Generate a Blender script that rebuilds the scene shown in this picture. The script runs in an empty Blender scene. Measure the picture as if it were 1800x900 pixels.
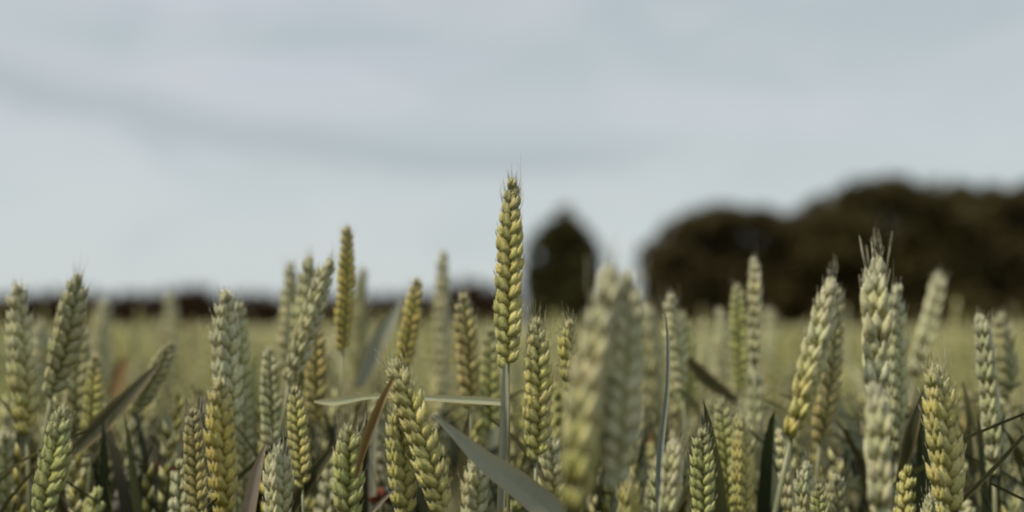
import bpy, math, random
import numpy as np
from mathutils import Vector, Matrix
random.seed(7)
rng = np.random.default_rng(11)
sc = bpy.context.scene
COL = sc.collection
V = Vector
MM = 0.001

# ------------------------------------------------------------------ camera, sky, sun, exposure
CAM_Z = 0.92
LENS, SENS = 50.0, 36.0
K = SENS / LENS / 1800.0                      # metres per photo pixel at one metre
FOCUS = 0.66
HORIZON = 574                                 # photo row of the horizon
PITCH = math.atan((HORIZON - 450) * K)
cd = bpy.data.cameras.new('camera')
cam = bpy.data.objects.new('camera', cd); COL.objects.link(cam)
cam.location = (0, 0, CAM_Z); cam.rotation_euler = (math.pi / 2 + PITCH, 0, 0)
cd.lens = LENS; cd.sensor_width = SENS; cd.clip_start = 0.02; cd.clip_end = 3000
cd.dof.use_dof = True; cd.dof.focus_distance = FOCUS; cd.dof.aperture_fstop = 4.2
sc.camera = cam
R_ = V((1, 0, 0)); F_ = V((0, math.cos(PITCH), math.sin(PITCH))); U_ = V((0, -math.sin(PITCH), math.cos(PITCH)))

def P(px, py, d):
    """the place in the field seen at photo pixel (px, py), d metres away"""
    return V((0, 0, CAM_Z)) + d * (F_ + R_ * ((px - 900) * K) + U_ * ((450 - py) * K))

SUN_DIR = V((-0.50, -0.28, 0.86)).normalized()
sd = bpy.data.lights.new('sun', 'SUN'); sun = bpy.data.objects.new('sun', sd); COL.objects.link(sun)
sd.energy = 3.9; sd.angle = math.radians(3); sd.color = (1.0, 0.90, 0.74)
sun.rotation_euler = SUN_DIR.to_track_quat('Z', 'Y').to_euler()
sc.view_settings.view_transform = 'Standard'; sc.view_settings.look = 'None'
sc.view_settings.exposure = 0.0; sc.view_settings.gamma = 1.0
sc.cycles.use_denoising = True
sc.cycles.filter_width = 2.1
sc.cycles.max_bounces = 6
sc.cycles.transparent_max_bounces = 4

def node(nt, typ, **kw):
    n = nt.nodes.new(typ)
    for k, v in kw.items():
        if k.startswith('i_'):
            n.inputs[k[2:].replace('_', ' ')].default_value = v
        else:
            setattr(n, k, v)
    return n
def mth(nt, op, a, b=None, c=None):
    n = nt.nodes.new('ShaderNodeMath'); n.operation = op
    for i, v in enumerate((a, b, c)):
        if v is None: continue
        if isinstance(v, (int, float)): n.inputs[i].default_value = v
        else: nt.links.new(v, n.inputs[i])
    return n.outputs[0]
def mixc(nt, fac, a, b, blend='MIX'):
    n = nt.nodes.new('ShaderNodeMix'); n.data_type = 'RGBA'; n.blend_type = blend
    for s, v in ((n.inputs[0], fac), (n.inputs[6], a), (n.inputs[7], b)):
        if isinstance(v, (int, float)): s.default_value = v
        elif isinstance(v, tuple): s.default_value = (*v, 1) if len(v) == 3 else v
        else: nt.links.new(v, s)
    return n.outputs[2]

w = bpy.data.worlds.new("World"); sc.world = w; w.use_nodes = True
nt = w.node_tree; nt.nodes.clear()
out = node(nt, 'ShaderNodeOutputWorld'); bg = node(nt, 'ShaderNodeBackground'); bg.inputs[1].default_value = 0.1
nt.links.new(bg.outputs[0], out.inputs[0])
sky = node(nt, 'ShaderNodeTexSky', sky_type='NISHITA', sun_disc=False)
sky.sun_elevation = math.asin(SUN_DIR.z); sky.sun_rotation = math.atan2(SUN_DIR.x, SUN_DIR.y)
sky.air_density = 1.0; sky.dust_density = 2.0
tc = node(nt, 'ShaderNodeTexCoord'); sep = node(nt, 'ShaderNodeSeparateXYZ'); nt.links.new(tc.outputs['Generated'], sep.inputs[0])
X, Y, Z = sep.outputs
# soft overcast cloud sheet: long flat billows
mp = node(nt, 'ShaderNodeMapping'); mp.inputs['Scale'].default_value = (1.0, 1.0, 4.5); mp.inputs['Location'].default_value = (3.1, 0.4, 0.55)
nt.links.new(tc.outputs['Generated'], mp.inputs[0])
n1 = node(nt, 'ShaderNodeTexNoise', i_Scale=2.6, i_Detail=3.0, i_Roughness=0.42, i_Distortion=0.3); nt.links.new(mp.outputs[0], n1.inputs['Vector'])
mp2 = node(nt, 'ShaderNodeMapping'); mp2.inputs['Scale'].default_value = (1.0, 1.0, 3.0); mp2.inputs['Location'].default_value = (7.7, 2.0, 1.3)
nt.links.new(tc.outputs['Generated'], mp2.inputs[0])
n2 = node(nt, 'ShaderNodeTexNoise', i_Scale=4.0, i_Detail=2.0, i_Roughness=0.4); nt.links.new(mp2.outputs[0], n2.inputs['Vector'])
def ramp01(v, lo, hi):
    r = node(nt, 'ShaderNodeMapRange', interpolation_type='SMOOTHSTEP'); r.inputs[1].default_value = lo; r.inputs[2].default_value = hi
    nt.links.new(v, r.inputs[0]); return r.outputs[0]
c_blue = (4.9, 5.55, 5.85); c_lilac = (5.9, 6.15, 6.7); c_pale = (6.3, 6.95, 6.9)
cl = mixc(nt, ramp01(n1.outputs['Fac'], 0.42, 0.58), c_blue, c_lilac)
low = mth(nt, 'SUBTRACT', 1.0, ramp01(Z, 0.02, 0.24))
cl = mixc(nt, mth(nt, 'MULTIPLY', low, 0.9), cl, c_pale)
cl = mixc(nt, mth(nt, 'MULTIPLY', ramp01(n2.outputs['Fac'], 0.5, 0.66), 0.35), cl, (6.0, 6.5, 6.6))
mp3 = node(nt, 'ShaderNodeMapping'); mp3.inputs['Scale'].default_value = (1.0, 1.0, 2.2); mp3.inputs['Location'].default_value = (1.2, 5.0, 0.3)
nt.links.new(tc.outputs['Generated'], mp3.inputs[0])
n3 = node(nt, 'ShaderNodeTexNoise', i_Scale=9.0, i_Detail=4.0, i_Roughness=0.5, i_Distortion=0.5); nt.links.new(mp3.outputs[0], n3.inputs['Vector'])
cl = mixc(nt, mth(nt, 'MULTIPLY', ramp01(n3.outputs['Fac'], 0.45, 0.68), 0.30), cl, (6.6, 6.9, 7.0))
cl = mixc(nt, mth(nt, 'MULTIPLY', ramp01(mth(nt, 'SUBTRACT', 1.0, n3.outputs['Fac']), 0.5, 0.7), 0.25), cl, (4.8, 5.4, 5.7))
# one darker rolling streak of cloud, sloping down from the left
ctr = mth(nt, 'ADD', mth(nt, 'MULTIPLY', mth(nt, 'MULTIPLY', X, X), 0.42), 0.117)
dz = mth(nt, 'DIVIDE', mth(nt, 'SUBTRACT', Z, mth(nt, 'ADD', ctr, mth(nt, 'MULTIPLY', mth(nt, 'SUBTRACT', n3.outputs['Fac'], 0.5), 0.03))), 0.015)
st = mth(nt, 'EXPONENT', mth(nt, 'MULTIPLY', mth(nt, 'MULTIPLY', dz, dz), -1.0))
st = mth(nt, 'MULTIPLY', st, mth(nt, 'MULTIPLY', ramp01(mth(nt, 'MULTIPLY', X, -1.0), -0.16, -0.02), ramp01(Y, 0.0, 0.5)))
cl = mixc(nt, mth(nt, 'MULTIPLY', st, 0.85), cl, (4.6, 5.2, 5.45))
skm = mixc(nt, 0.90, sky.outputs[0], cl)
nt.links.new(skm, bg.inputs[0])

# ------------------------------------------------------------------ materials
def new_mat(name):
    m = bpy.data.materials.new(name); m.use_nodes = True; t = m.node_tree; t.nodes.clear()
    o = node(t, 'ShaderNodeOutputMaterial'); return m, t, o
def attr(t, name, typ='GEOMETRY'):
    n = node(t, 'ShaderNodeAttribute'); n.attribute_name = name; n.attribute_type = typ; return n

def glume_material(name, from_attr):
    m, t, o = new_mat(name)
    b = node(t, 'ShaderNodeBsdfPrincipled', i_Roughness=0.62); b.inputs['Specular IOR Level'].default_value = 0.35
    base = attr(t, 'tint').outputs['Color'] if from_attr else node(t, 'ShaderNodeObjectInfo').outputs['Color']
    al = attr(t, 'along').outputs['Fac']
    tcn = node(t, 'ShaderNodeTexCoord')
    mpn = node(t, 'ShaderNodeMapping'); mpn.inputs['Scale'].default_value = (1, 1, 0.25); t.links.new(tcn.outputs['Object'], mpn.inputs[0])
    fine = node(t, 'ShaderNodeTexNoise', i_Scale=1500.0, i_Detail=2.0); t.links.new(mpn.outputs[0], fine.inputs['Vector'])
    blot = node(t, 'ShaderNodeTexNoise', i_Scale=260.0, i_Detail=2.0); t.links.new(tcn.outputs['Object'], blot.inputs['Vector'])
    def mr(v, lo, hi, a, c):
        r = node(t, 'ShaderNodeMapRange'); r.interpolation_type = 'SMOOTHSTEP'
        for i, q in zip((1, 2, 3, 4), (lo, hi, a, c)): r.inputs[i].default_value = q
        t.links.new(v, r.inputs[0]); return r.outputs[0]
    # papery bloom at tip, greener yellower foot; both strengthened to paint highlights and shade
    c = mixc(t, mr(al, 0.0, 0.6, 0.8, 0.0), base, mixc(t, 1.0, base, (0.72, 0.68, 0.28), 'MULTIPLY'))
    c = mixc(t, mr(al, 0.72, 1.0, 0.0, 0.55), c, (0.74, 0.70, 0.56))
    c = mixc(t, mr(blot.outputs['Fac'], 0.45, 0.7, 0.0, 0.28), c, (0.52, 0.51, 0.42))
    c = mixc(t, mr(fine.outputs['Fac'], 0.38, 0.66, 0.0, 0.65), c, mixc(t, 1.0, c, (0.58, 0.62, 0.42), 'MULTIPLY'))
    tone = attr(t, 'edge').outputs['Fac']; rust = node(t, 'ShaderNodeTexNoise', i_Scale=520.0, i_Detail=3.0); t.links.new(tcn.outputs['Object'], rust.inputs['Vector'])
    c = mixc(t, mth(t, 'MULTIPLY', tone, 0.5), c, mixc(t, 1.0, c, (0.66, 0.70, 0.50), 'MULTIPLY'))
    c = mixc(t, mr(rust.outputs['Fac'], 0.62, 0.72, 0.0, 0.7), c, (0.22, 0.15, 0.06))
    t.links.new(c, b.inputs['Base Color'])
    bp = node(t, 'ShaderNodeBump', i_Strength=0.8, i_Distance=0.0008); t.links.new(fine.outputs['Fac'], bp.inputs['Height']); t.links.new(bp.outputs[0], b.inputs['Normal'])
    tr = node(t, 'ShaderNodeBsdfTranslucent'); t.links.new(c, tr.inputs[0])
    mx = node(t, 'ShaderNodeMixShader'); mx.inputs[0].default_value = 0.12
    t.links.new(b.outputs[0], mx.inputs[1]); t.links.new(tr.outputs[0], mx.inputs[2]); t.links.new(mx.outputs[0], o.inputs[0])
    return m
M_GL = glume_material('husk', False)
M_GLA = glume_material('husk_crop', True)

def leaf_material(name, src, col=None, rough=0.5, trans=0.25, scale=300.0):
    m, t, o = new_mat(name)
    b = node(t, 'ShaderNodeBsdfPrincipled', i_Roughness=rough); b.inputs['Specular IOR Level'].default_value = 0.45 if rough < .7 else .08
    if src == 'object': base = node(t, 'ShaderNodeObjectInfo').outputs['Color']
    elif src == 'attr': base = attr(t, 'tint').outputs['Color']
    else:
        rgb = node(t, 'ShaderNodeRGB'); rgb.outputs[0].default_value = (*col, 1); base = rgb.outputs[0]
    tcn = node(t, 'ShaderNodeTexCoord')
    nz = node(t, 'ShaderNodeTexNoise', i_Scale=scale, i_Detail=3.0); t.links.new(tcn.outputs['Object'], nz.inputs['Vector'])
    nb = node(t, 'ShaderNodeTexNoise', i_Scale=scale * 0.12, i_Detail=2.0); t.links.new(tcn.outputs['Object'], nb.inputs['Vector'])
    c = mixc(t, mth(t, 'MULTIPLY', nz.outputs['Fac'], 0.5), base, mixc(t, 1.0, base, (0.6, 0.62, 0.5), 'MULTIPLY'))
    r = node(t, 'ShaderNodeMapRange'); r.inputs[1].default_value = 0.55; r.inputs[2].default_value = 0.75; t.links.new(nb.outputs['Fac'], r.inputs[0])
    c = mixc(t, mth(t, 'MULTIPLY', r.outputs[0], 0.35), c, mixc(t, 1.0, base, (1.35, 1.15, 0.7), 'MULTIPLY'))
    vein = mth(t, 'MULTIPLY', mth(t, 'ADD', mth(t, 'SINE', mth(t, 'MULTIPLY', attr(t, 'across').outputs['Fac'], 95.0)), 1.0), 0.5)
    c = mixc(t, mth(t, 'MULTIPLY', vein, 0.30), c, mixc(t, 1.0, c, (0.55, 0.6, 0.5), 'MULTIPLY'))
    ed = attr(t, 'edge').outputs['Fac']      # dried margin of a blade (0 where a mesh has none)
    c = mixc(t, mth(t, 'MULTIPLY', ed, 0.55), c, (0.42, 0.31, 0.15))
    t.links.new(c, b.inputs['Base Color'])
    bp = node(t, 'ShaderNodeBump', i_Strength=0.3, i_Distance=0.0003); t.links.new(nz.outputs['Fac'], bp.inputs['Height']); t.links.new(bp.outputs[0], b.inputs['Normal'])
    tr = node(t, 'ShaderNodeBsdfTranslucent'); t.links.new(c, tr.inputs[0])
    mx = node(t, 'ShaderNodeMixShader'); mx.inputs[0].default_value = trans
    t.links.new(b.outputs[0], mx.inputs[1]); t.links.new(tr.outputs[0], mx.inputs[2]); t.links.new(mx.outputs[0], o.inputs[0])
    return m
M_LEAF = leaf_material('blade', 'object', rough=0.45)
M_LEAFA = leaf_material('blade_crop', 'attr', rough=0.5)
M_STEM = leaf_material('straw', 'object', rough=0.4, trans=0.0)
M_PETAL = leaf_material('poppy_petal', 'const', (0.26, 0.055, 0.03), 0.6, 0.3)
M_BARK = leaf_material('bark', 'const', (0.07, 0.05, 0.035), 0.9, 0.0, 4.0)
M_TREE = [leaf_material('tree_leaves', 'const', c, 0.85, 0.08, 0.6) for c in ((0.050, 0.046, 0.016), (0.056, 0.045, 0.018), (0.058, 0.048, 0.018))]
M_HEDGE = leaf_material('hedge_leaves', 'const', (0.050, 0.030, 0.016), 0.85, 0.1, 0.6)

def soil_material():
    m, t, o = new_mat('soil')
    b = node(t, 'ShaderNodeBsdfPrincipled', i_Roughness=0.95); tcn = node(t, 'ShaderNodeTexCoord')
    nz = node(t, 'ShaderNodeTexNoise', i_Scale=9.0, i_Detail=8.0); t.links.new(tcn.outputs['Object'], nz.inputs['Vector'])
    c = mixc(t, nz.outputs['Fac'], (0.05, 0.035, 0.022), (0.13, 0.10, 0.06)); t.links.new(c, b.inputs['Base Color'])
    bp = node(t, 'ShaderNodeBump', i_Strength=0.8, i_Distance=0.02); t.links.new(nz.outputs['Fac'], bp.inputs['Height']); t.links.new(bp.outputs[0], b.inputs['Normal'])
    t.links.new(b.outputs[0], o.inputs[0]); return m
def canopy_material():
    m, t, o = new_mat('far_wheat')
    b = node(t, 'ShaderNodeBsdfPrincipled', i_Roughness=0.8); tcn = node(t, 'ShaderNodeTexCoord')
    nz = node(t, 'ShaderNodeTexNoise', i_Scale=11.0, i_Detail=6.0); t.links.new(tcn.outputs['Object'], nz.inputs['Vector'])
    nb = node(t, 'ShaderNodeTexNoise', i_Scale=0.15, i_Detail=3.0); t.links.new(tcn.outputs['Object'], nb.inputs['Vector'])
    c = mixc(t, nz.outputs['Fac'], (0.15, 0.15, 0.06), (0.32, 0.31, 0.15))
    c = mixc(t, mth(t, 'MULTIPLY', nb.outputs['Fac'], 0.5), c, (0.36, 0.31, 0.16)); t.links.new(c, b.inputs['Base Color'])
    bp = node(t, 'ShaderNodeBump', i_Strength=0.7, i_Distance=0.05); t.links.new(nz.outputs['Fac'], bp.inputs['Height']); t.links.new(bp.outputs[0], b.inputs['Normal'])
    t.links.new(b.outputs[0], o.inputs[0]); return m
M_SOIL = soil_material(); M_CAN = canopy_material()

# ------------------------------------------------------------------ mesh helpers
class MB:
    """collects vertices, faces and per-vertex values, then becomes one mesh"""
    def __init__(s): s.v = []; s.f = []; s.a = []; s.e = []; s.m = []; s.x = []
    def grid(s, rings, closed, al, ed=None, capa=False, capb=False, mi=0):
        o = len(s.v); n = len(rings[0])
        for i, r in enumerate(rings):
            for j, q in enumerate(r):
                s.v.append(tuple(q)); s.a.append(al[i]); s.e.append(ed[i][j] if ed else 0.0); s.x.append(j / (n - 1) if ed else 0.0)
        for i in range(len(rings) - 1):
            for j in range(n if closed else n - 1):
                k = (j + 1) % n
                s.f.append((o + i * n + j, o + i * n + k, o + (i + 1) * n + k, o + (i + 1) * n + j)); s.m.append(mi)
        if capa: s.f.append(tuple(o + j for j in reversed(range(n)))); s.m.append(mi)
        if capb: s.f.append(tuple(o + (len(rings) - 1) * n + j for j in range(n))); s.m.append(mi)
    def tube(s, pts, rad, sides=6, al=None, mi=0):
        rings = []
        for i, p in enumerate(pts):
            a = pts[max(0, i - 1)]; b = pts[min(len(pts) - 1, i + 1)]
            t = (b - a).normalized(); x = t.cross(V((0, 1, 0.03))).normalized(); y = t.cross(x)
            rings.append([p + rad[i] * (x * math.cos(2 * math.pi * k / sides) + y * math.sin(2 * math.pi * k / sides)) for k in range(sides)])
        s.grid(rings, True, al or [0.5] * len(pts), capa=True, capb=True, mi=mi)
    def mesh(s, name, mats, smooth=True):
        me = bpy.data.meshes.new(name); me.from_pydata(s.v, [], s.f)
        at = me.attributes.new('along', 'FLOAT', 'POINT'); at.data.foreach_set('value', s.a)
        if any(s.e):
            at = me.attributes.new('edge', 'FLOAT', 'POINT'); at.data.foreach_set('value', s.e)
            if len(s.x) == len(s.v):
                at = me.attributes.new('across', 'FLOAT', 'POINT'); at.data.foreach_set('value', s.x)
        for m in (mats if isinstance(mats, (list, tuple)) else [mats]): me.materials.append(m)
        me.polygons.foreach_set('use_smooth', [smooth] * len(me.polygons))
        if any(s.m): me.polygons.foreach_set('material_index', s.m)
        me.update(); return me

def link(name, data, parent=None, loc=None, color=None):
    o = bpy.data.objects.new(name, data); COL.objects.link(o)
    if parent: o.parent = parent
    if loc is not None: o.location = loc
    if color is not None: o.color = (*color, 1)
    return o
def tag(o, label, cat, group=None):
    o['label'] = label; o['category'] = cat
    if group: o['group'] = group
    return o

def husk(mb, base, lean_x, lean_y, L, W, T, ns, nr, rnd, beak=0.12):
    """one pointed boat-shaped husk: z up, x outward from the ear, y sideways; lengths in mm"""
    rings = []; al = []
    prof = [(0, .30), (.10, .70), (.25, .98), (.42, .98), (.60, .79), (.77, .48), (.90, .20), (1.0, .05)] if nr > 5 else [(0, .35), (.25, .97), (.55, .92), (.82, .45), (1.0, .06)]
    for t, r in prof:
        bow = math.sin(math.pi * min(1, t * .95))
        cx = base[0] + lean_x * L * t + 0.75 * bow + (0.5 * max(0, t - .8) * 5 * beak * 2)
        cy = base[1] + lean_y * L * t
        cz = base[2] + L * t
        ring = []
        for k in range(ns):
            a = 2 * math.pi * k / ns
            keel = 1.0 + 0.18 * max(0, math.cos(a)) ** 4
            ring.append(V((cx + W / 2 * r * keel * math.cos(a), cy + T / 2 * r * math.sin(a), cz)) * MM)
        rings.append(ring); al.append(t)
    tone = rnd.uniform(.05, 1.0)
    mb.grid(rings, True, al, [[tone] * ns] * len(rings), capa=True, capb=True)
    if beak > 0:
        p = V((sum(q.x for q in rings[-1]) / ns, sum(q.y for q in rings[-1]) / ns, rings[-1][0].z))
        l = beak * L * MM
        mb.tube([p - V((0, 0, .0004)), p + V((l * .08, lean_y * l * .5, l * .6)), p + V((l * .02, lean_y * l, l * 1.3))], [.00022, .00014, .00004], 3, [1, 1, 1])

def spikelet(mb, rnd, ns, nr, beaks=(0.1, 0.3)):
    j = lambda a: rnd.uniform(-a, a)
    bk = lambda: rnd.uniform(*beaks)
    for s in (-1, 1):
        husk(mb, (0.7 + j(.1), s * 1.35, 0.0), .10 + j(.03), s * (.19 + j(.03)), 8.3 + j(.6), 4.9 + j(.3), 3.2, ns, nr, rnd, bk() * .5)
        husk(mb, (2.1 + j(.15), s * 1.0, 1.3), (.17 + j(.04)), s * (.22 + j(.03)), 8.9 + j(.8), 3.9 + j(.3), 3.3, ns, nr, rnd, bk())
        husk(mb, (0.2 + j(.15), s * 0.7, 2.6), .02 + j(.04), s * (.16 + j(.03)), 7.6 + j(.5), 3.4 + j(.2), 3.2, ns, nr, rnd, bk() * .7)
    husk(mb, (1.5 + j(.2), j(.2), 3.2), .12 + j(.03), j(.04), 7.8 + j(.5), 3.6, 3.2, ns, nr, rnd, bk())

SPK = []
for k in range(10):
    mb = MB(); spikelet(mb, random.Random(k), 8, 8, (0.1, 0.4) if k < 6 else (0.5, 1.3)); SPK.append(mb.mesh('spikelet', M_GL))
awn_mb = MB(); awn_mb.tube([V((0, 0, 0)), V((.0004, 0, .33)), V((.0, 0, .66)) + V((.01, 0, 0)), V((.035, 0, 1.0))], [.014, .011, .007, .002], 5, [.9] * 4)
AWN = awn_mb.mesh('awn', M_GL)

def ear_frames(base, tip, bend, roll, right=R_):
    """points and frames along a gently curved ear axis"""
    L = (tip - base).length; d = (tip - base) / L
    x0 = (right - right.dot(d) * d).normalized()
    mid = (base + tip) / 2 + x0 * bend * L
    def at(s):
        s = float(s)
        p = (1 - s) ** 2 * base + 2 * s * (1 - s) * mid + s * s * tip
        t = ((1 - s) * (mid - base) + s * (tip - mid)).normalized()
        x = (right - right.dot(t) * t).normalized(); y = t.cross(x)
        ca, sa = math.cos(roll), math.sin(roll)
        return p, t, x * ca + y * sa, y * ca - x * sa
    return at, L

def ear_spikelets(at, L, S, n, rnd):
    """matrices of the alternating spikelets of an ear"""
    res = []
    pitch = (1 - 7.5 * MM * S / L) / max(1, n - 1)
    for i in range(n):
        s = 0.01 + i * pitch; u = i / (n - 1)
        p, t, x, y = at(min(1, s))
        side = 1 if i % 2 else -1
        f = S * (0.74 + 0.26 * min(1, u / .22)) * (1 - 0.32 * max(0, (u - .62) / .38) ** 1.4) * rnd.uniform(.90, 1.07)
        tilt = math.radians((17 - 11 * u * u) + rnd.uniform(-3, 4))
        X = x * side; Y = t.cross(X)
        q = Matrix.Rotation(tilt, 3, Y) @ Matrix.Rotation(math.radians(rnd.uniform(-14, 14)), 3, t)
        if i == n - 1:
            q = Matrix.Rotation(math.radians(90), 3, t) @ Matrix.Rotation(math.radians(-9), 3, Y)
        X, Y, Z3 = q @ X, q @ Y, q @ t
        m = Matrix((X * f, Y * f, Z3 * f)).transposed().to_4x4()
        m.translation = p + x * side * 0.15 * MM * S - (X * .3 * MM * f)
        res.append((m, u))
    return res

def stem_path(base, t, foot, n=9):
    h = base.z - foot.z; pts = []
    c1 = base - t * h * .10; c2 = foot + V((0, 0, h * .45))
    for i in range(n):
        s = i / (n - 1)
        pts.append((1 - s) ** 3 * base + 3 * s * (1 - s) ** 2 * c1 + 3 * s * s * (1 - s) * c2 + s ** 3 * foot)
    return pts

def blade(mb, pts, widths, side, fold=0.25, twist=None, mi=0, al=None):
    """a grass blade ribbon along pts; side = direction of its width; V fold along the midrib"""
    rings = []; ed = []; n = len(pts)
    for i, p in enumerate(pts):
        a = pts[max(0, i - 1)]; b = pts[min(n - 1, i + 1)]; t = (b - a).normalized()
        s = side[i] if isinstance(side, list) else side
        s = (s - s.dot(t) * t).normalized(); nn = t.cross(s).normalized()
        if twist:
            q = Matrix.Rotation(twist[i] if isinstance(twist, list) else twist * i / (n - 1), 3, t); s = q @ s; nn = q @ nn
        hw = widths[i] / 2
        rings.append([p + s * hw * k + nn * hw * fold * (abs(k) ** 1.3) for k in (-1, -.55, -.12, 0, .12, .55, 1)])
        ed.append([.9, .15, 0, .25, 0, .1, .9] if i < n - 1 else [1] * 7)
    mb.grid(rings, False, al or [0.3 + .7 * i / (n - 1) for i in range(n)], ed, mi=mi)

def smooth_pts(ctrl, n):
    """Catmull-Rom through control values (Vector or float lists)"""
    res = []; m = len(ctrl) - 1
    for i in range(n):
        s = i / (n - 1) * m; k = min(int(s), m - 1); u = s - k
        p0 = ctrl[max(0, k - 1)]; p1 = ctrl[k]; p2 = ctrl[k + 1]; p3 = ctrl[min(m, k + 2)]
        res.append(0.5 * ((2 * p1) + (p2 - p0) * u + (2 * p0 - 5 * p1 + 4 * p2 - p3) * u * u + (3 * p1 - p0 - 3 * p2 + p3) * u ** 3))
    return res

# ------------------------------------------------------------------ setting: ground
def grid_sheet(x0, x1, y0, y1, nx, ny, z, zn=0.0, ypow=1.0, cell=None):
    ys = y0 + (y1 - y0) * np.linspace(0, 1, ny) ** ypow; vs = []; 
    for y in ys:
        for x in np.linspace(x0, x1, nx): vs.append((x, y, z + (rng.normal() * zn)))
    fs = [(j * nx + i, j * nx + i + 1, (j + 1) * nx + i + 1, (j + 1) * nx + i) for j in range(ny - 1) for i in range(nx - 1)]
    return vs, fs
gv = [(math.cos(a) * r, math.sin(a) * r, 0) for r in (1400,) for a in np.linspace(0, 2 * math.pi, 49)[:-1]]
me = bpy.data.meshes.new('ground'); me.from_pydata(gv, [], [tuple(range(48))]); me.materials.append(M_SOIL)
g = link('ground', me); g['kind'] = 'structure'

# the far crop reads as one mass: a rough sheet at ear height, in a fan so that it reaches the hedge and the trees
fan_v = []; fan_f = []
rs = np.concatenate([np.linspace(6, 20, 70), np.linspace(20.5, 60, 60), np.linspace(62, 122, 30)]); na = 130
for r in rs:
    for a in np.linspace(-0.85, 0.85, na):
        zn = rng.uniform(-.045, .035) * (1.0 if r < 60 else 1.2)
        fan_v.append((r * math.sin(a), r * math.cos(a), 0.80 + zn - (0.10 * max(0, (9 - r) / 3))))
for i in range(len(rs) - 1):
    for j in range(na - 1): fan_f.append((i * na + j, i * na + j + 1, (i + 1) * na + j + 1, (i + 1) * na + j))
me = bpy.data.meshes.new('far_wheat_canopy'); me.from_pydata(fan_v, [], fan_f); me.materials.append(M_CAN)
o = link('far_wheat_canopy', me); o['kind'] = 'stuff'
tag(o, 'pale green wheat canopy running on to the hedge and trees', 'wheat crop')

# ------------------------------------------------------------------ trees and hedge
def crown_mesh(name, lobes, nleaf, size, mat, rnd, holes=(), base_z=0.2):
    """leaf clumps spread over and through a set of ellipsoid lobes (cx, cy, cz, rx, ry, rz)"""
    vs = []; fs = []
    vol = [l[3] * l[5] for l in lobes]; tot = sum(vol)
    for l, vv in zip(lobes, vol):
        for _ in range(int(nleaf * vv / tot)):
            d = V((rnd.gauss(0, 1), rnd.gauss(0, 1), rnd.gauss(0, 1))).normalized() * (rnd.random() ** .55) * rnd.uniform(.9, 1.08)
            c = V((l[0] + d.x * l[3], l[1] + d.y * l[4], l[2] + d.z * l[5]))
            if c.z < base_z: continue
            if any((c.x - h[0]) ** 2 / h[3] ** 2 + (c.z - h[2]) ** 2 / h[4] ** 2 < 1 for h in holes): continue
            a = V((rnd.gauss(0, 1), rnd.gauss(0, 1), rnd.gauss(0, 1))).normalized(); b = a.orthogonal().normalized()
            q = size * rnd.uniform(.5, 1.3); o_ = len(vs)
            vs += [tuple(c - a * q), tuple(c + b * q * .5), tuple(c + a * q), tuple(c - b * q * .5)]
            fs.append((o_, o_ + 1, o_ + 2, o_ + 3))
    me = bpy.data.meshes.new(name); me.from_pydata(vs, [], fs); me.materials.append(mat); return me

def tree(px0, px1, ptop, D, label, mat, seed, nlobe=16, shape='round', nleaf=16000, holes_px=(), group=None):
    rnd = random.Random(seed); u = K * D
    cx = (px0 + px1) / 2; root = bpy.data.objects.new('tree', None); COL.objects.link(root)
    c0 = P(cx, HORIZON, D); root.location = (c0.x, c0.y, 0)
    W = (px1 - px0) * u; H = CAM_Z + (HORIZON - ptop) * u
    tag(root, label, 'tree', group)
    lobes = []
    if shape == 'cone':
        for k in range(nlobe):
            s = k / (nlobe - 1); z = H * (.10 + .76 * s); full = (1 - max(0, (s - .45) / .60) ** 2.0) * W / 2; r = full * .60 + .3
            a = k * 2.4; off = full * .42
            lobes.append((math.cos(a) * off, math.sin(a) * off, z, r, r, H * .12))
        lobes.append((W * .04, 0, H * .80, W * .27, W * .25, H * .17)); lobes.append((W * .06, 0, H * .32, W * .44, W * .4, H * .30))
    else:
        lobes.append((0, 0, H * .42, W * .44, W * .38, H * .44))
        for k in (-1, 0, 1): lobes.append((k * W * .27, 0, H * (.5 - .06 * abs(k)), W * .24, W * .3, H * (.40 - .06 * abs(k))))
        for k in range(nlobe):
            a = math.pi * (k + .5) / nlobe; r = rnd.uniform(.10, .21)
            ax = -math.cos(a) * (.5 - r * .8) * W; az = H * .44 + math.sin(a) ** .8 * (H * .56 - r * .50 * H)
            lobes.append((ax, rnd.uniform(-.25, .25) * W, az, r * W, r * W, r * H * .62))
        for k in range(6):
            r = rnd.uniform(.16, .24); lobes.append((rnd.uniform(-.32, .32) * W, rnd.uniform(-.3, .3) * W, H * rnd.uniform(.15, .35), r * W, r * W, r * H * .8))
    if shape == 'tip': lobes += [(W * .02, 0, H * 1.02, W * .11, W * .11, H * .10), (W * .03, 0, H * .95, W * .18, W * .15, H * .09), (W * .03, 0, H * .88, W * .27, W * .25, H * .12)]
    holes = [((hx - cx) * u, 0, CAM_Z + (HORIZON - hy) * u, hr * u, hr * u) for hx, hy, hr in holes_px]
    link('crown', crown_mesh('crown', lobes, nleaf, .44 * (D / 110), mat, rnd, holes), root)
    tb = MB(); hh = H * .8
    tb.tube([V((0, 0, 0)), V((.05, 0, H * .2)), V((-.1, .05, H * .5)), V((.05, 0, hh))], [H * .035, H * .027, H * .018, H * .005], 9)
    for k in range(7):
        a = rnd.uniform(0, 6.28); z = H * rnd.uniform(.2, .6); l = W * rnd.uniform(.2, .36)
        p0 = V((0, 0, z)); p1 = p0 + V((math.cos(a) * l * .5, math.sin(a) * l * .5, l * .3)); p2 = p0 + V((math.cos(a) * l, math.sin(a) * l, l * .75))
        tb.tube([p0, p1, p2], [H * .014, H * .009, H * .003], 6)
    link('trunk', tb.mesh('trunk', M_BARK), root)
    return root
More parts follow.
